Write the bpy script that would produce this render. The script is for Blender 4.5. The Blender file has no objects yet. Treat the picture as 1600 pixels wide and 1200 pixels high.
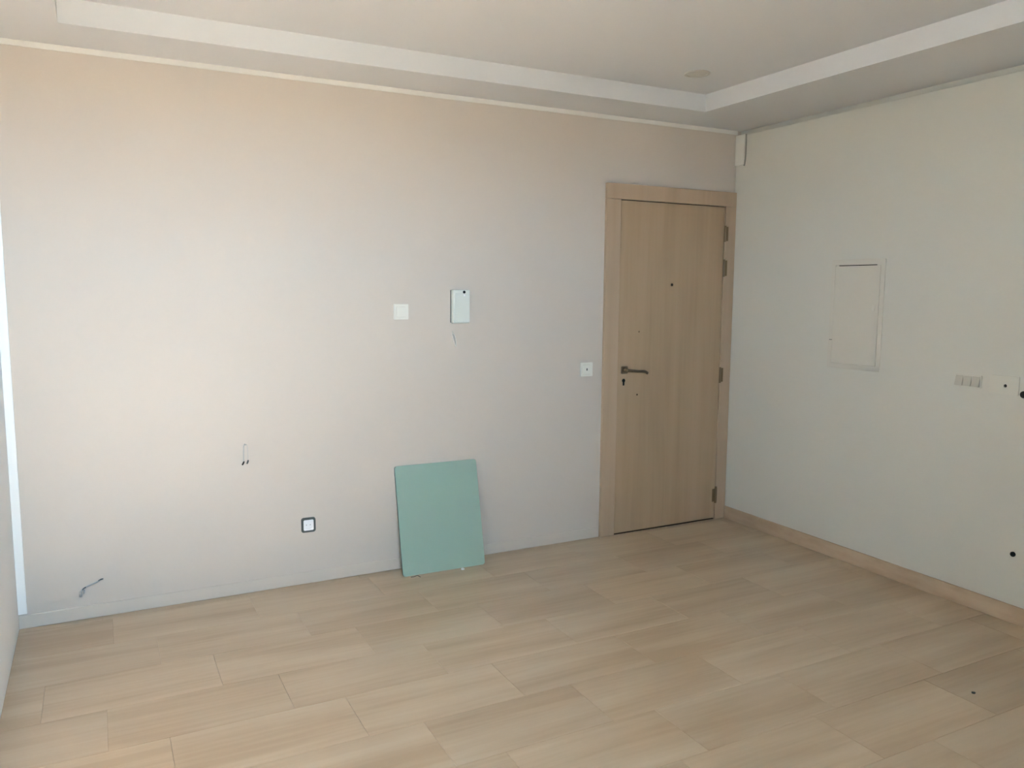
import bpy, bmesh, math, random
from mathutils import Matrix, Vector

random.seed(7)
scene = bpy.context.scene
COL = scene.collection

# ------------------------------------------------------------------ camera
def camera():
    yaw, pitch, roll = 0.4787, -0.1173, 0.0071
    cy, sy, cp, sp = math.cos(yaw), math.sin(yaw), math.cos(pitch), math.sin(pitch)
    fwd = Vector((sy * cp, cy * cp, sp))
    right = Vector((cy, -sy, 0))
    up = right.cross(fwd)
    cr, sr = math.cos(roll), math.sin(roll)
    r2 = cr * right + sr * up
    u2 = -sr * right + cr * up
    m = Matrix((r2, u2, -fwd)).transposed().to_4x4()
    m.translation = Vector((-3.6732, -4.0052, 1.5037))
    cam = bpy.data.cameras.new('camera')
    cam.sensor_width = 36
    cam.lens = 1255.96 / 1600 * 36
    cam.clip_start = 0.02
    o = bpy.data.objects.new('camera', cam)
    COL.objects.link(o)
    o.matrix_world = m
    scene.camera = o
camera()

# ------------------------------------------------------------------ sky, sun, exposure
world = bpy.data.worlds.new('world')
scene.world = world
world.use_nodes = True
bg = world.node_tree.nodes['Background']
bg.inputs['Color'].default_value = (0.46, 0.73, 1.0, 1)     # bright hazy daylight sky
bg.inputs['Strength'].default_value = 22.0

sun = bpy.data.lights.new('sun', 'SUN')
sun.energy = 74
sun.angle = math.radians(0.6)
sun.color = (1.0, 1.0, 1.0)
so = bpy.data.objects.new('sun', sun)
COL.objects.link(so)
so.rotation_euler = Vector((0.0, 1.0, -0.795)).to_track_quat('-Z', 'Y').to_euler()

OPEN = (-3.80, -3.14, 1.58, 2.38)         # window opening in the rear wall: x0, x1, z0, z1
portal = bpy.data.lights.new('sky_portal', 'AREA')   # only guides the sampling of the sky through the opening
portal.shape = 'RECTANGLE'
portal.size = OPEN[1] - OPEN[0]
portal.size_y = OPEN[3] - OPEN[2]
portal.cycles.is_portal = True
po = bpy.data.objects.new('sky_portal', portal)
COL.objects.link(po)
po.location = ((OPEN[0] + OPEN[1]) / 2, -4.72, (OPEN[2] + OPEN[3]) / 2)
po.rotation_euler = (math.radians(90), 0, 0)          # -Z of the light looks along +Y, into the room

vs = scene.view_settings
vs.view_transform = 'Standard'
vs.look = 'None'
vs.gamma = 1
vs.use_curve_mapping = False
vs.exposure = 2.18

# ------------------------------------------------------------------ materials
def new_mat(name):
    m = bpy.data.materials.new(name)
    m.use_nodes = True
    return m, m.node_tree, m.node_tree.nodes['Principled BSDF']

def plain(name, col, rough=0.5, metal=0.0, spec=0.4, bump=0.0, bscale=200, var=0.0):
    m, nt, p = new_mat(name)
    p.inputs['Base Color'].default_value = (*col, 1)
    p.inputs['Roughness'].default_value = rough
    p.inputs['Metallic'].default_value = metal
    p.inputs['Specular IOR Level'].default_value = spec
    tc = nt.nodes.new('ShaderNodeTexCoord')
    n = nt.nodes.new('ShaderNodeTexNoise')
    n.inputs['Scale'].default_value = bscale
    n.inputs['Detail'].default_value = 4
    nt.links.new(tc.outputs['Object'], n.inputs['Vector'])
    if bump:
        b = nt.nodes.new('ShaderNodeBump')
        b.inputs['Strength'].default_value = bump
        b.inputs['Distance'].default_value = 0.002
        nt.links.new(n.outputs['Fac'], b.inputs['Height'])
        nt.links.new(b.outputs['Normal'], p.inputs['Normal'])
    # slight unevenness of the colour itself
    n2 = nt.nodes.new('ShaderNodeTexNoise')
    n2.inputs['Scale'].default_value = 1.7
    n2.inputs['Detail'].default_value = 5
    nt.links.new(tc.outputs['Object'], n2.inputs['Vector'])
    mx = nt.nodes.new('ShaderNodeMix')
    mx.data_type = 'RGBA'
    a = [c * (1 - var) for c in col]
    d = [min(1, c * (1 + var)) for c in col]
    mx.inputs[6].default_value = (*a, 1)
    mx.inputs[7].default_value = (*d, 1)
    nt.links.new(n2.outputs['Fac'], mx.inputs[0])
    nt.links.new(mx.outputs[2], p.inputs['Base Color'])
    return m

def wood(name, dark, mid, light, scale, rough, fine=0.35, spec=0.4, per_object=True):
    """streaky wood; scale = noise frequency per axis, low along the grain"""
    m, nt, p = new_mat(name)
    L, N = nt.links, nt.nodes
    tc = N.new('ShaderNodeTexCoord')
    mp = N.new('ShaderNodeMapping')
    mp.inputs['Scale'].default_value = scale
    L.new(tc.outputs['Object'], mp.inputs['Vector'])
    vec = mp.outputs['Vector']
    oi = N.new('ShaderNodeObjectInfo')
    if per_object:
        mul = N.new('ShaderNodeMath'); mul.operation = 'MULTIPLY'; mul.inputs[1].default_value = 57.0
        L.new(oi.outputs['Random'], mul.inputs[0])
        cx = N.new('ShaderNodeCombineXYZ')
        L.new(mul.outputs[0], cx.inputs[0]); L.new(mul.outputs[0], cx.inputs[1]); L.new(mul.outputs[0], cx.inputs[2])
        ad = N.new('ShaderNodeVectorMath'); ad.operation = 'ADD'
        L.new(vec, ad.inputs[0]); L.new(cx.outputs[0], ad.inputs[1])
        vec = ad.outputs[0]
    n1 = N.new('ShaderNodeTexNoise'); n1.inputs['Scale'].default_value = 1.0; n1.inputs['Detail'].default_value = 3
    n1.inputs['Distortion'].default_value = 0.4
    L.new(vec, n1.inputs['Vector'])
    sc = N.new('ShaderNodeVectorMath'); sc.operation = 'MULTIPLY'; sc.inputs[1].default_value = (2.2, 7.0, 7.0) if scale[0] < scale[2] or scale[0] < scale[1] else (7.0, 7.0, 2.2)
    L.new(vec, sc.inputs[0])
    n2 = N.new('ShaderNodeTexNoise'); n2.inputs['Scale'].default_value = 1.0; n2.inputs['Detail'].default_value = 5
    L.new(sc.outputs[0], n2.inputs['Vector'])
    mix = N.new('ShaderNodeMix'); mix.data_type = 'FLOAT'; mix.inputs[0].default_value = fine
    L.new(n1.outputs['Fac'], mix.inputs[2]); L.new(n2.outputs['Fac'], mix.inputs[3])
    ramp = N.new('ShaderNodeValToRGB')
    e = ramp.color_ramp.elements
    e[0].position = 0.36; e[0].color = (*dark, 1)
    e[1].position = 0.64; e[1].color = (*light, 1)
    k = e.new(0.5); k.color = (*mid, 1)
    L.new(mix.outputs[0], ramp.inputs['Fac'])
    if per_object:
        hs = N.new('ShaderNodeHueSaturation')
        mr = N.new('ShaderNodeMapRange'); mr.inputs[3].default_value = 0.94; mr.inputs[4].default_value = 1.06
        L.new(oi.outputs['Random'], mr.inputs[0]); L.new(mr.outputs[0], hs.inputs['Value'])
        L.new(ramp.outputs['Color'], hs.inputs['Color'])
        L.new(hs.outputs['Color'], p.inputs['Base Color'])
    else:
        L.new(ramp.outputs['Color'], p.inputs['Base Color'])
    p.inputs['Roughness'].default_value = rough
    p.inputs['Specular IOR Level'].default_value = spec
    b = N.new('ShaderNodeBump'); b.inputs['Strength'].default_value = 0.05; b.inputs['Distance'].default_value = 0.001
    L.new(n2.outputs['Fac'], b.inputs['Height']); L.new(b.outputs['Normal'], p.inputs['Normal'])
    return m

M = {}
M['beige_paint'] = plain('beige_paint', (0.59, 0.53, 0.47), 0.75, spec=0.25, bump=0.12, bscale=140, var=0.015)
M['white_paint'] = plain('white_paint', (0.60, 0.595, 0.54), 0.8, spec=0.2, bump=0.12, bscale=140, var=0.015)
M['ceiling_paint'] = plain('ceiling_paint', (0.66, 0.67, 0.685), 0.85, spec=0.15, bump=0.06, bscale=120, var=0.01)
M['trim_white'] = plain('trim_white', (0.90, 0.90, 0.88), 0.6, spec=0.3)
M['left_paint'] = plain('left_paint', (0.92, 0.92, 0.92), 0.8, spec=0.2, bump=0.1, bscale=140, var=0.01)
M['skirting_white'] = plain('skirting_white', (0.60, 0.54, 0.475), 0.5, spec=0.35)
M['grout'] = plain('grout', (0.42, 0.32, 0.22), 0.9, spec=0.1)
M['tile'] = wood('wood_look_tile', (0.44, 0.32, 0.205), (0.51, 0.385, 0.26), (0.56, 0.44, 0.31), (1.0, 7.5, 7.5), 0.30, fine=0.25, spec=0.6)
M['skirting_wood'] = wood('skirting_wood', (0.42, 0.31, 0.21), (0.50, 0.38, 0.27), (0.56, 0.44, 0.32), (9.0, 1.1, 9.0), 0.45, per_object=False)
M['door_wood'] = wood('door_wood', (0.39, 0.28, 0.175), (0.43, 0.31, 0.195), (0.455, 0.33, 0.215), (7.0, 7.0, 0.6), 0.5, fine=0.25, per_object=False)
M['casing_wood'] = wood('casing_wood', (0.43, 0.32, 0.22), (0.46, 0.345, 0.24), (0.48, 0.36, 0.255), (7.0, 7.0, 0.6), 0.5, fine=0.25, per_object=False)
M['plastic'] = plain('white_plastic', (0.74, 0.73, 0.67), 0.35, spec=0.5)
M['intercom'] = plain('intercom_plastic', (0.68, 0.71, 0.66), 0.4, spec=0.5)
M['cream_plastic'] = plain('cream_plastic', (0.61, 0.60, 0.535), 0.5, spec=0.4)
M['panel_paint'] = plain('panel_paint', (0.595, 0.575, 0.51), 0.6, spec=0.3)
M['socket_white'] = plain('socket_white', (0.86, 0.87, 0.90), 0.35, spec=0.5)
M['dark_grey'] = plain('dark_grey', (0.07, 0.085, 0.08), 0.6)
M['black'] = plain('black_plastic', (0.008, 0.008, 0.007), 0.6, spec=0.2)
M['dark_gap'] = plain('dark_gap', (0.06, 0.04, 0.025), 0.9, spec=0.1)
M['nickel'] = plain('satin_nickel', (0.22, 0.18, 0.13), 0.40, metal=1.0)
M['bronze'] = plain('bronze_hinge', (0.20, 0.145, 0.085), 0.45, metal=0.7)
M['wire'] = plain('wire_grey', (0.44, 0.45, 0.44), 0.5)
M['wire_white'] = plain('wire_white', (0.80, 0.77, 0.70), 0.5)
M['terrace'] = plain('terrace_stone', (0.30, 0.22, 0.15), 0.9, spec=0.1, var=0.05)
M['downlight'] = plain('downlight_grey', (0.50, 0.49, 0.46), 0.5)
M['alu'] = plain('white_aluminium', (0.78, 0.78, 0.77), 0.4, spec=0.5)

def glass_mat():
    m, nt, p = new_mat('frosted_green_glass')
    p.inputs['Base Color'].default_value = (0.67, 0.87, 0.76, 1)
    p.inputs['Roughness'].default_value = 0.32
    p.inputs['IOR'].default_value = 1.45
    p.inputs['Transmission Weight'].default_value = 0.62
    tc = nt.nodes.new('ShaderNodeTexCoord')
    n = nt.nodes.new('ShaderNodeTexNoise'); n.inputs['Scale'].default_value = 400
    nt.links.new(tc.outputs['Object'], n.inputs['Vector'])
    b = nt.nodes.new('ShaderNodeBump'); b.inputs['Strength'].default_value = 0.08; b.inputs['Distance'].default_value = 0.0005
    nt.links.new(n.outputs['Fac'], b.inputs['Height']); nt.links.new(b.outputs['Normal'], p.inputs['Normal'])
    return m
M['glass'] = glass_mat()
M['glass_edge'] = plain('glass_edge', (0.05, 0.09, 0.08), 0.3, spec=0.5)
M['cover_white'] = plain('cover_white', (0.70, 0.70, 0.65), 0.6, spec=0.3)
M['groove_shade'] = plain('groove_shade', (0.30, 0.30, 0.27), 0.6, spec=0.2)  # shade of the groove beside the cable cover, as a dark colour
M['cornice_white'] = plain('cornice_white', (0.74, 0.73, 0.69), 0.6, spec=0.3)
M['rocker_shaded'] = plain('rocker_shaded', (0.50, 0.485, 0.425), 0.5, spec=0.3)  # cream darkened: the shade on the rocker tops is put into the colour

# ------------------------------------------------------------------ mesh helpers
def bm_box(bm, x0, x1, y0, y1, z0, z1, mi=0):
    vs = [bm.verts.new((x, y, z)) for x in (x0, x1) for y in (y0, y1) for z in (z0, z1)]
    for f in ((0, 1, 3, 2), (4, 6, 7, 5), (0, 4, 5, 1), (2, 3, 7, 6), (0, 2, 6, 4), (1, 5, 7, 3)):
        fc = bm.faces.new([vs[i] for i in f])
        fc.material_index = mi

def bm_prism(bm, pts, y0, y1, mi=0):
    """outline pts (x, z) extruded from y0 (front) to y1 (back)"""
    a = [bm.verts.new((x, y0, z)) for x, z in pts]
    b = [bm.verts.new((x, y1, z)) for x, z in pts]
    n = len(pts)
    bm.faces.new(a).material_index = mi
    bm.faces.new(b[::-1]).material_index = mi
    for i in range(n):
        bm.faces.new((a[i], b[i], b[(i + 1) % n], a[(i + 1) % n])).material_index = mi

def rrect(x0, x1, z0, z1, r, n=5):
    pts = []
    for cx, cz, a0 in ((x1 - r, z1 - r, 0), (x0 + r, z1 - r, 90), (x0 + r, z0 + r, 180), (x1 - r, z0 + r, 270)):
        for i in range(n + 1):
            a = math.radians(a0 + 90 * i / n)
            pts.append((cx + r * math.cos(a), cz + r * math.sin(a)))
    return pts

def circle(cx, cz, r, n=20):
    return [(cx + r * math.cos(2 * math.pi * i / n), cz + r * math.sin(2 * math.pi * i / n)) for i in range(n)]

def bm_ring(bm, outer, inner, y0, y1):
    """frame between two outlines with the same number of points"""
    n = len(outer)
    V = [[bm.verts.new((x, y, z)) for x, z in o] for y in (y0, y1) for o in (outer, inner)]
    of, inf, ob, inb = V
    for i in range(n):
        j = (i + 1) % n
        bm.faces.new((of[i], of[j], inf[j], inf[i]))
        bm.faces.new((ob[i], inb[i], inb[j], ob[j]))
        bm.faces.new((of[i], ob[i], ob[j], of[j]))
        bm.faces.new((inf[i], inf[j], inb[j], inb[i]))

def bm_tube(bm, pts, r, n=8):
    pts = [Vector(p) for p in pts]
    rings = []
    prev = None
    for i, p in enumerate(pts):
        d = (pts[min(i + 1, len(pts) - 1)] - pts[max(i - 1, 0)]).normalized()
        ref = prev if prev is not None else (Vector((0, 0, 1)) if abs(d.z) < .9 else Vector((1, 0, 0)))
        u = (ref - d * ref.dot(d)).normalized()
        prev = u
        v = d.cross(u)
        rr = r[i] if isinstance(r, (list, tuple)) else r
        rings.append([bm.verts.new(p + rr * (math.cos(2 * math.pi * k / n) * u + math.sin(2 * math.pi * k / n) * v)) for k in range(n)])
    for a, b in zip(rings, rings[1:]):
        for k in range(n):
            bm.faces.new((a[k], a[(k + 1) % n], b[(k + 1) % n], b[k]))
    bm.faces.new(rings[0][::-1]); bm.faces.new(rings[-1])

def smooth_path(pts, k=6):
    """Catmull-Rom through the points"""
    P = [Vector(p) for p in pts]
    P = [P[0] * 2 - P[1]] + P + [P[-1] * 2 - P[-2]]
    out = []
    for i in range(1, len(P) - 2):
        for s in range(k):
            t = s / k
            a, b, c, d = P[i - 1], P[i], P[i + 1], P[i + 2]
            out.append(0.5 * ((2 * b) + (c - a) * t + (2 * a - 5 * b + 4 * c - d) * t * t + (3 * b - a - 3 * c + d) * t ** 3))
    out.append(P[-2])
    return out

def obj(name, bm, mats, parent=None, bevel=0.0, seg=2, smooth=False):
    bmesh.ops.recalc_face_normals(bm, faces=bm.faces[:])
    if bevel:
        ed = [e for e in bm.edges if len(e.link_faces) == 2 and e.calc_face_angle(0) > math.radians(40)]
        bmesh.ops.bevel(bm, geom=ed, offset=bevel, segments=seg, profile=0.5, affect='EDGES', clamp_overlap=True)
    me = bpy.data.meshes.new(name)
    bm.to_mesh(me); bm.free()
    for m in (mats if isinstance(mats, (list, tuple)) else [mats]):
        me.materials.append(M[m])
    if smooth:
        for p in me.polygons: p.use_smooth = True
    o = bpy.data.objects.new(name, me)
    COL.objects.link(o)
    if parent: o.parent = parent
    return o

def box(name, x0, x1, y0, y1, z0, z1, mat, parent=None, bevel=0.0):
    bm = bmesh.new(); bm_box(bm, x0, x1, y0, y1, z0, z1)
    return obj(name, bm, mat, parent, bevel)

def prism(name, pts, y0, y1, mat, parent=None, bevel=0.0):
    bm = bmesh.new(); bm_prism(bm, pts, y0, y1)
    return obj(name, bm, mat, parent, bevel)

def tube(name, pts, r, mat, parent=None, n=8):
    bm = bmesh.new(); bm_tube(bm, pts, r, n)
    return obj(name, bm, mat, parent, smooth=True)

def struct(o, label=None):
    o['kind'] = 'structure'
    if label: o['label'] = label
    return o

def tag(o, label, cat, group=None):
    o['label'] = label; o['category'] = cat
    if group: o['group'] = group
    return o

def thing(name, label, cat, loc, right_wall=False, group=None):
    """Empty on a wall: local X to the right along the wall, -Y out of it, Z up"""
    o = bpy.data.objects.new(name, None)
    o.empty_display_size = 0.05
    COL.objects.link(o)
    o.location = loc
    if right_wall: o.rotation_euler = (0, 0, -math.pi / 2)
    return tag(o, label, cat, group)

# ------------------------------------------------------------------ room
XL, XR, YR = -4.032, 0.0, -4.30
HR, HC = 2.508, 2.603                 # lower ring of the ceiling, raised tray
TX0, TX1, TY0, TY1 = -3.745, -0.548, -3.95, -0.335
DX0, DX1, DZ = -0.886, -0.089, 2.03   # door leaf

# floor: wood-look ceramic tiles 0.6 x 0.294 m in staggered rows
fb = bmesh.new(); bm_box(fb, XL - .2, XR + .2, YR - .2, 0.2, -0.12, -0.004)
floor = struct(obj('floor', fb, 'grout'))
TW, TL, GAP = 0.2925, 0.60, 0.0010
proto = {}
def tile_mesh(w, d):
    key = (round(w, 3), round(d, 3))
    if key not in proto:
        bm = bmesh.new(); bm_box(bm, -w / 2, w / 2, -d / 2, d / 2, -0.006, 0.0)
        ed = [e for e in bm.edges if all(v.co.z > -1e-5 for v in e.verts)]
        bmesh.ops.bevel(bm, geom=ed, offset=0.0005, segments=1, affect='EDGES')
        bmesh.ops.recalc_face_normals(bm, faces=bm.faces[:])
        me = bpy.data.meshes.new('floor_tile'); bm.to_mesh(me); bm.free()
        me.materials.append(M['tile'])
        proto[key] = me
    return proto[key]
known = {1: -3.665, 2: -2.9, 3: -2.705, 4: -2.50, 5: -2.315, 6: -2.12, 7: -1.345}
y_edges = [0.0, -0.052]
while y_edges[-1] > YR: y_edges.append(y_edges[-1] - TW)
y_edges[-1] = YR
for r, (ya, yb) in enumerate(zip(y_edges, y_edges[1:])):
    j = known.get(r, -3.9 + random.random() * 0.6)
    xs = [XL] + sorted(x for x in [j + k * TL for k in range(-8, 9)] if XL + 0.03 < x < XR - 0.03) + [XR]
    for xa, xb in zip(xs, xs[1:]):
        w, d = xb - xa - GAP, ya - yb - GAP
        t = bpy.data.objects.new('floor_tile', tile_mesh(w, d))
        COL.objects.link(t); t.parent = floor
        t.location = ((xa + xb) / 2, (ya + yb) / 2, random.uniform(-0.0002, 0.0))

# back wall with the doorway cut out
b = bmesh.new()
bm_box(b, XL - .2, -0.955, 0, 0.2, 0, HC + .1)
bm_box(b, -0.955, -0.03, 0, 0.2, 2.09, HC + .1)
bm_box(b, -0.03, XR + .2, 0, 0.2, 0, HC + .1)
bm_box(b, -0.955, -0.03, 0.07, 0.2, 0, 2.09)
struct(obj('wall_back', b, 'beige_paint'))
# right wall stops 3 cm short of the ceiling, a set-back strip makes the shadow gap
b = bmesh.new(); bm_box(b, XR, XR + .2, YR, 0, 0, 2.475)
struct(obj('wall_right', b, 'white_paint', bevel=0.003))
struct(box('trim_2', XR + .034, XR + .2, YR, 0, 2.475, HC + .1, 'white_paint'))
struct(box('wall_left', XL - .2, XL, YR - .2, 0, 0, HC + .1, 'left_paint'))
# rear wall behind the camera, with the window opening beside the left wall
b = bmesh.new()
bm_box(b, XL, OPEN[0], YR - .4, YR, 0, HC + .1)
bm_box(b, OPEN[1], XR, YR - .4, YR, 0, HC + .1)
bm_box(b, OPEN[0], OPEN[1], YR - .4, YR, OPEN[3], HC + .1)
bm_box(b, OPEN[0], OPEN[1], YR - .4, YR, 0, OPEN[2])
struct(obj('wall_rear', b, 'white_paint'))
# ceiling: lower ring around a raised tray
b = bmesh.new()
bm_box(b, XL, TX0, YR, 0, HR, HC + .1)
bm_box(b, TX1, XR + .2, YR, 0, HR, HC + .1)
bm_box(b, TX0, TX1, TY1, 0, HR, HC + .1)
bm_box(b, TX0, TX1, YR, TY0, HR, HC + .1)
bm_box(b, TX0, TX1, TY0, TY1, HC, HC + .1)
struct(obj('ceiling', b, 'ceiling_paint'))
# white strip at the top of the back wall
b = bmesh.new()
bm_box(b, XL, XR, -0.008, 0, 2.484, HR)
struct(obj('trim_1', b, 'cornice_white', bevel=0.002))
# white strip in the left corner
struct(box('trim_3', XL, XL + 0.034, -0.010, 0, 0.068, 2.484, 'trim_white', bevel=0.002))
# skirtings
struct(box('baseboard_back', XL, -0.992, -0.006, 0, 0, 0.062, 'skirting_white', bevel=0.003))
struct(box('baseboard_right', -0.011, XR, YR, -0.024, 0, 0.084, 'skirting_wood', bevel=0.003))
# ground outside and the window's frame
struct(box('terrace', -200, 200, -400, YR - .4, -0.14, -0.02, 'terrace'))
wf = bpy.data.objects.new('window_1', None); COL.objects.link(wf); struct(wf)
wf.location = ((OPEN[0] + OPEN[1]) / 2, YR - .34, OPEN[2])
hw, wh = (OPEN[1] - OPEN[0]) / 2, OPEN[3] - OPEN[2]
for x0, x1, z0, z1 in ((-hw, -hw + .03, 0, wh), (hw - .03, hw, 0, wh), (-hw + .03, hw - .03, wh - .03, wh), (-hw + .03, hw - .03, 0, .03)):
    box('window_frame', x0, x1, -.03, .03, z0, z1, 'alu', wf, 0.003)

# ------------------------------------------------------------------ entrance door
door = bpy.data.objects.new('door_1', None); COL.objects.link(door)
door.location = ((DX0 + DX1) / 2, 0, 0)
struct(door, 'pale oak entrance door with matching casing and lever handle')
ox = -door.location.x
def D(x): return x + ox
box('door_casing', D(-0.990), D(DX0 - .004), -0.022, 0.0, 0, DZ + .004, 'casing_wood', door, 0.002)
box('door_casing', D(DX1 + .003), D(-0.001), -0.022, 0.0, 0, DZ + .004, 'casing_wood', door, 0.002)
box('door_casing', D(-0.990), D(-0.001), -0.022, 0.0, DZ + .0045, 2.124, 'casing_wood', door, 0.002)
box('door_jamb', D(-0.955), D(DX0 - .004), 0.0, 0.07, 0, DZ + .004, 'dark_gap', door)
box('door_jamb', D(DX1 + .003), D(-0.03), 0.0, 0.07, 0, DZ + .004, 'dark_gap', door)
box('door_jamb', D(-0.955), D(-0.03), 0.0, 0.07, DZ + .004, 2.09, 'dark_gap', door)
box('threshold', D(DX0 - .004), D(DX1 + .003), -0.012, 0.07, 0.0, 0.003, 'dark_gap', door)
leaf = box('door_leaf', D(DX0), D(DX1), -0.016, 0.028, 0.009, DZ, 'door_wood', door, 0.0015)
leaf['label'] = 'flat pale oak door leaf'
FY = -0.016
# lever handle
h = bmesh.new()
bm_prism(h, rrect(D(-0.862), D(-0.816), 1.000, 1.046, 0.006), FY - 0.008, FY)
hp = obj('handle', h, 'nickel', door, 0.0015)
h = bmesh.new()
bm_tube(h, [(D(-0.838), FY - .004, 1.023), (D(-0.838), FY - .042, 1.023)], 0.010, 12)
obj('handle_neck', h, 'nickel', hp, smooth=True)
h = bmesh.new()
bm_tube(h, smooth_path([(D(-0.846), FY - .046, 1.024), (D(-0.825), FY - .050, 1.022), (D(-0.77), FY - .052, 1.017), (D(-0.725), FY - .052, 1.014), (D(-0.700), FY - .050, 1.003)], 5), 0.0085, 10)
obj('lever', h, 'nickel', hp, smooth=True)
# keyhole: euro-profile opening and cylinder face
kz, kx = 0.948, D(-0.841)
pts = [(kx - .0055, kz - .020), (kx + .0055, kz - .020), (kx + .0065, kz + .002)] + \
      [(kx + .0115 * math.cos(math.radians(a)), kz + .010 + .0115 * math.sin(math.radians(a))) for a in range(-40, 221, 20)] + [(kx - .0065, kz + .002)]
prism('keyhole', pts, FY - .0015, FY + .01, 'black', door)
# peephole
pe = bmesh.new(); bm_ring(pe, circle(D(-0.496), 1.538, .010), circle(D(-0.496), 1.538, .0075), FY - .003, FY)
pp = obj('peephole', pe, 'bronze', door)
prism('peephole_lens', circle(D(-0.496), 1.538, .0078), FY - .0015, FY + .002, 'black', pp)
for sx, sz, mt in ((-0.735, 1.253, 'bronze'), (-0.738, 0.867, 'dark_gap')):
    prism('screw_hole', circle(D(sx), sz, .0055, 12), FY - .0008, FY + .003, mt, door)
# hinges
for hx, z0, z1 in ((-0.0875, 1.812, 1.914), (-0.0875, 1.592, 1.702), (-0.0875, 0.910, 1.012)):
    hb = bmesh.new()
    bm_tube(hb, [(D(hx), -0.024, z0), (D(hx), -0.024, z1)], 0.0065, 10)
    hg = obj('hinge', hb, 'bronze', door, smooth=False)
    box('hinge_plate', D(hx) + .004, D(hx) + .026, -0.0235, -0.0215, z0 + .006, z1 - .006, 'bronze', hg, 0.0008)
hb = bmesh.new()
bm_tube(hb, [(D(-0.0875), -0.024, 0.112), (D(-0.0875), -0.024, 0.222)], 0.0075, 10)
hg = obj('hinge', hb, 'bronze', door)
box('hinge_plate', D(-0.0875) - .024, D(-0.0875) - .004, FY - .0025, FY, 0.120, 0.206, 'bronze', hg, 0.0008)
box('hinge_plate', D(-0.0875) + .004, D(-0.0875) + .012, -.0240, -.0215, 0.118, 0.214, 'bronze', hg, 0.0008)

# ------------------------------------------------------------------ things on the back wall
def switch(name, label, loc, w, h, dot, cat='light switch', right_wall=False, mat='plastic'):
    t = thing(name, label, cat, loc, right_wall)
    bm = bmesh.new()
    bm_ring(bm, rrect(-w / 2, w / 2, -h / 2, h / 2, .005), rrect(-w / 2 + .013, w / 2 - .013, -h / 2 + .013, h / 2 - .013, .002), -0.009, 0)
    obj('frame', bm, mat, t, 0.001)
    prism('rocker', rrect(-w / 2 + .0138, w / 2 - .0138, -h / 2 + .0138, h / 2 - .0138, .002), -0.0115, -0.001, mat, t, 0.001)
    if dot:
        prism('indicator', rrect(-.004, .004, -.007, .007, .002), -0.0122, -0.0110, 'dark_grey', t)
    return t
switch('light_switch', 'square white blank switch plate on the beige wall, beside the intercom', (-2.252, 0, 1.383), .080, .080, False, 'switch plate')
switch('light_switch', 'square white light switch with dark indicator beside the door casing', (-1.102, 0, 1.036), .084, .082, True)

# intercom
ic = thing('intercom', 'white rectangular door intercom with dark round lens on the beige wall', 'intercom', (-1.922, 0, 1.409))
box('shadow_gap_plate', -.050, .046, -0.006, 0, -.086, .088, 'dark_grey', ic, 0.001)  # coloured dark to stand in for the shadow gap behind the body
bm = bmesh.new(); bm_prism(bm, rrect(-.048, .050, -.089, .090, .005), -0.036, -0.005)
obj('body', bm, 'intercom', ic, 0.003)
prism('handset_panel', rrect(-.036, .048, -.084, .070, .004), -0.039, -0.035, 'intercom', ic, 0.0015)
prism('lens', circle(.016, .078, .0078, 18), -0.038, -0.034, 'black', ic)
prism('button', circle(.016, .060, .0045, 12), -0.0405, -0.0385, 'socket_white', ic)
# loop of wire under it
tag(tube('cable_loop', smooth_path([(-1.958, .002, 1.276), (-1.966, -.012, 1.262), (-1.963, -.018, 1.235), (-1.950, -.016, 1.200), (-1.944, -.012, 1.196), (-1.944, -.014, 1.222), (-1.952, -.012, 1.255), (-1.957, .002, 1.266)], 5), .0026, 'wire_white'),
    'thin pale cable loop hanging from the wall below the intercom', 'cable')

# socket with dark surround
sk = thing('power_socket', 'white power socket with dark grey rim low on the beige wall', 'socket', (-2.757, 0, 0.307))
bm = bmesh.new(); bm_ring(bm, rrect(-.036, .036, -.038, .038, .012), rrect(-.0245, .0245, -.0265, .0265, .006), -0.008, 0)
obj('frame', bm, 'dark_grey', sk, 0.001)
bm = bmesh.new(); bm_ring(bm, [(x, z) for x, z in rrect(-.0252, .0252, -.0272, .0272, .006, 5)], circle(0, 0, .019, 24)[0:24], -0.0095, -0.001)
obj('insert', bm, 'socket_white', sk)
prism('well', circle(0, 0, .0192, 24), -0.004, -0.001, 'socket_white', sk)
for hx in (-.0095, .0095):
    prism('pin_hole', circle(hx, 0, .0022, 8), -0.0045, -0.0035, 'dark_grey', sk)

# cable stubs
cs = thing('cable_stub', 'short bent wire pair with two dark ends sticking out of the wall', 'cable', (-3.056, 0, 0.70))
tube('wire', smooth_path([(0.004, .002, .042), (0.000, -.010, .050), (-.006, -.016, .040), (-.008, -.018, .000), (-.009, -.020, -.036)], 5), .0024, 'wire', cs)
tube('wire', smooth_path([(0.006, .002, .042), (0.008, -.010, .048), (.011, -.014, .036), (.012, -.015, .000), (.012, -.018, -.030)], 5), .0010, 'wire', cs)
tube('wire_end', [(-.007, -.020, -.032), (-.010, -.021, -.040), (-.016, -.022, -.050)], [.003, .0042, .0036], 'black', cs)
tube('wire_end', [(.013, -.018, -.028), (.011, -.019, -.036), (.006, -.020, -.046)], [.003, .0042, .0036], 'dark_grey', cs)
cb = thing('bent_cable', 'bent grey cable stub sticking out of the wall just above the skirting', 'cable', (-3.745, 0, 0.155))
tube('sheath', smooth_path([(.050, .002, .020), (.040, -.010, .0215), (.018, -.018, .012), (-.012, -.022, .004), (-.032, -.024, -.006), (-.042, -.024, -.022)], 5), .0034, 'wire', cb)
tube('dark_core', [(-.020, -.0265, .002), (-.028, -.0275, -.002), (-.034, -.0275, -.008)], .0024, 'dark_grey', cb)
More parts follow.
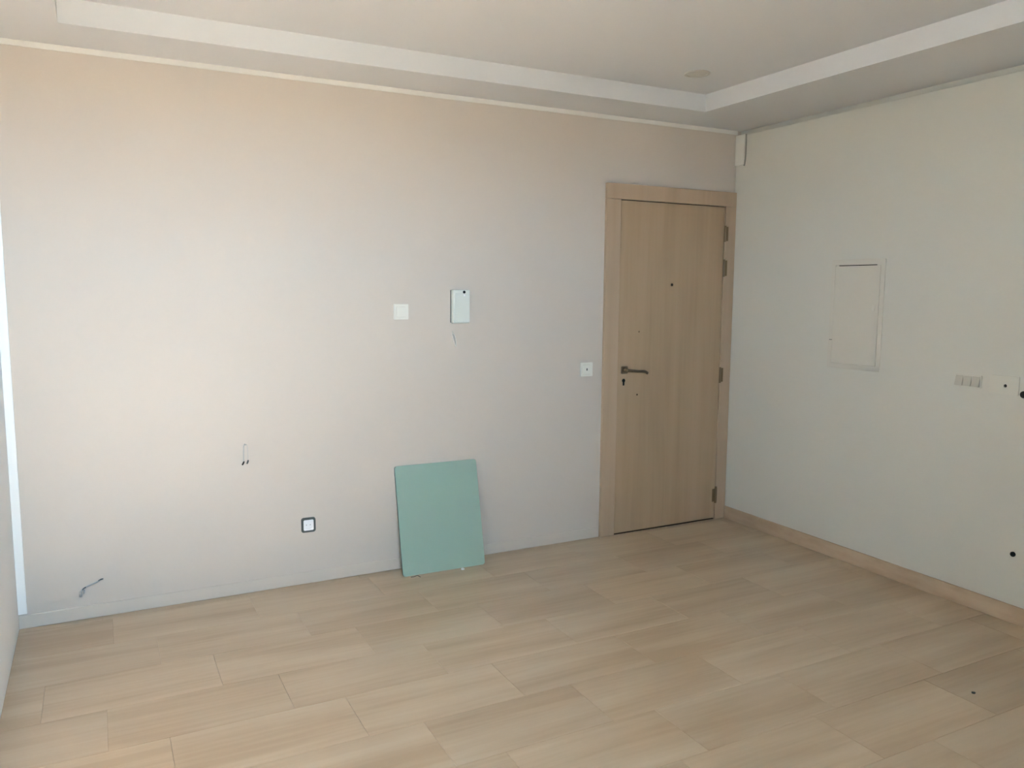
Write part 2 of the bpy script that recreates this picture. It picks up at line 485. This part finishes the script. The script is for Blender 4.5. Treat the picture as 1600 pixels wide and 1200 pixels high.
tube('dark_core', [(.030, -.0150, .0195), (.040, -.012, .0228), (.048, -.006, .0222)], .0022, 'dark_grey', cb)
tube('end_sleeve', [(-.041, -.024, -.018), (-.043, -.024, -.040)], .0055, 'wire', cb)
tube('end_sleeve', [(-.027, -.022, -.012), (-.028, -.022, -.030)], .0035, 'wire', cb)

# ------------------------------------------------------------------ glass sheet leaning on the wall
gl = bpy.data.objects.new('glass_panel', None); COL.objects.link(gl)
tag(gl, 'sheet of frosted green glass with rounded corners leaning against the wall', 'glass panel')
gl.location = (-2.064, -0.140, 0.0)
gw, gh, gt = 0.472, 0.580, 0.007
lean = math.asin((0.140 - 0.011) / gh)
gl.rotation_euler = (-lean, 0, math.radians(-0.9))
for k, (yo, dx, hh) in enumerate(((0.0, 0.0, gh), (gt + .002, 0.002, gh - .004))):
    bm = bmesh.new()
    bm_prism(bm, rrect(-gw / 2 + dx, gw / 2 + dx, 0.0005, hh, 0.016, 6), yo, yo + gt)
    bm.normal_update()
    for f in bm.faces:
        f.material_index = 0 if abs(f.normal.y) > .5 else 1
    obj('glass_sheet', bm, ['glass', 'glass_edge'], gl)

# bits on the floor
bm = bmesh.new(); bmesh.ops.create_uvsphere(bm, u_segments=14, v_segments=8, radius=.010)
for v in bm.verts: v.co.z = max(v.co.z, -.002) * .8 + .0016
o = tag(obj('plastic_pad', bm, 'socket_white', smooth=True), 'tiny white domed pad on the floor against the green glass edge', 'pad')
o.location = (-1.972, -0.166, 0)
o = tag(tube('wire_scrap', smooth_path([(-.030, .002, .002), (-.012, .000, .003), (.004, -.002, .007), (.012, -.010, .003), (.016, -.018, .002)], 5), .0018, 'dark_grey'),
        'thin dark wire scrap on the floor at the corner of the green glass', 'wire')
o.location = (-2.235, -0.160, 0)
bm = bmesh.new(); bmesh.ops.create_icosphere(bm, subdivisions=2, radius=.007)
for v in bm.verts:
    v.co *= random.uniform(.8, 1.2); v.co.z = max(v.co.z, -.003) * .6 + .0018
o = tag(obj('crumb', bm, 'dark_grey', smooth=True), 'tiny dark crumb lying alone on the open floor tiles', 'crumb')
o.location = (-0.790, -2.254, 0)

# ------------------------------------------------------------------ things on the right wall
ep = thing('electric_panel', 'flush cream electrical panel cover in the white wall', 'electric panel', (0, -0.975, 1.380), True)
bm = bmesh.new(); bm_ring(bm, rrect(-.172, .172, -.298, .298, .008), rrect(-.146, .146, -.272, .268, .004), -0.006, 0)
obj('frame', bm, 'panel_paint', ep, 0.0015)
pd = prism('panel_door', rrect(-.1445, .1445, -.2705, .2625, .004), -0.0065, -0.0005, 'panel_paint', ep, 0.001)
prism('latch', rrect(.105, .125, .022, .052, .006), -0.010, -0.006, 'cream_plastic', pd, 0.001)
box('slot', -.125, .118, -0.0030, 0.0, .2630, .2675, 'black', ep)
box('seam', -.165, -.145, -0.0064, -0.0055, -.145, -.142, 'dark_grey', ep)

ts = thing('triple_switch', 'three-gang cream light switch on the white wall', 'light switch', (0, -1.635, 1.087), True)
bm = bmesh.new(); bm_prism(bm, rrect(-.066, .066, -.030, .030, .004), -0.006, 0)
obj('plate', bm, 'cream_plastic', ts, 0.001)
for k in (-1, 0, 1):
    bm = bmesh.new()
    x0, x1 = k * .041 - .0185, k * .041 + .0185
    # rocker tilted: top pressed in
    a = [bm.verts.new(c) for c in ((x0, -.006, -.024), (x1, -.006, -.024), (x1, -.006, .024), (x0, -.006, .024), (x0, -.018, -.024), (x1, -.018, -.024), (x1, -.0075, .024), (x0, -.0075, .024))]
    for f in ((0, 1, 2, 3), (4, 7, 6, 5), (0, 4, 5, 1), (1, 5, 6, 2), (2, 6, 7, 3), (3, 7, 4, 0)): bm.faces.new([a[i] for i in f])
    obj('rocker', bm, 'rocker_shaded', ts, 0.001)

bp = thing('cover_plate', 'flat cream cover plate with a small dark cable hole beside the three-gang switch', 'cover plate', (0, -1.808, 1.086), True)
bm = bmesh.new(); bm_ring(bm, rrect(-.066, .066, -.042, .042, .004, 5), circle(.006, -.003, .0075, 24), -0.007, 0)
obj('plate', bm, 'cream_plastic', bp)
prism('hole', circle(.006, -.003, .0078, 16), -0.0045, -0.001, 'black', bp)

def cable_outlet(name, label, loc, r):
    t = thing(name, label, 'cable outlet', loc, True)
    bm = bmesh.new(); bm_ring(bm, circle(0, 0, r, 24), circle(0, 0, r * .72, 24), -0.006, 0)
    obj('collar', bm, 'black', t)
    prism('core', circle(0, 0, r * .74, 20), -0.003, -0.0005, 'black', t)
cable_outlet('cable_outlet', 'black round cable outlet in the white wall beside the cream cover plate', (0, -1.897, 1.052), .016)
cable_outlet('cable_outlet', 'black round cable outlet low on the white wall above the skirting', (0, -1.906, 0.319), .0115)

cc = thing('cable_cover', 'small white cable cover high in the corner above the door', 'cable cover', (0, -0.002, 2.290), True)
bm = bmesh.new(); bm_prism(bm, [(0, .188), (0, .0), (.074, .0), (.080, .006), (.080, .188)], -0.012, 0)
obj('cover', bm, 'cover_white', cc, 0.003)
tube('cable', smooth_path([(.086, -.004, .186), (.087, -.005, .12), (.086, -.005, .05), (.082, -.005, .014), (.076, -.004, -.006)], 5), .0045, 'groove_shade', cc)  # added dark line, stands in for the shadowed groove at the cover's edge

# ------------------------------------------------------------------ ceiling downlight
dl = bpy.data.objects.new('ceiling_downlight', None); COL.objects.link(dl)
tag(dl, 'round unlit recessed downlight in the raised ceiling', 'ceiling light')
dl.location = (-0.888, -0.661, HC)
bm = bmesh.new(); bm_ring(bm, circle(0, 0, .065, 28), circle(0, 0, .052, 28), -0.006, 0)
ro = obj('ring', bm, 'downlight', dl, 0.001); ro.rotation_euler = (math.pi / 2, 0, 0)
bm = bmesh.new(); bm_prism(bm, circle(0, 0, .0525, 28), -0.003, 0)
ro = obj('lens', bm, 'downlight', dl); ro.rotation_euler = (math.pi / 2, 0, 0)
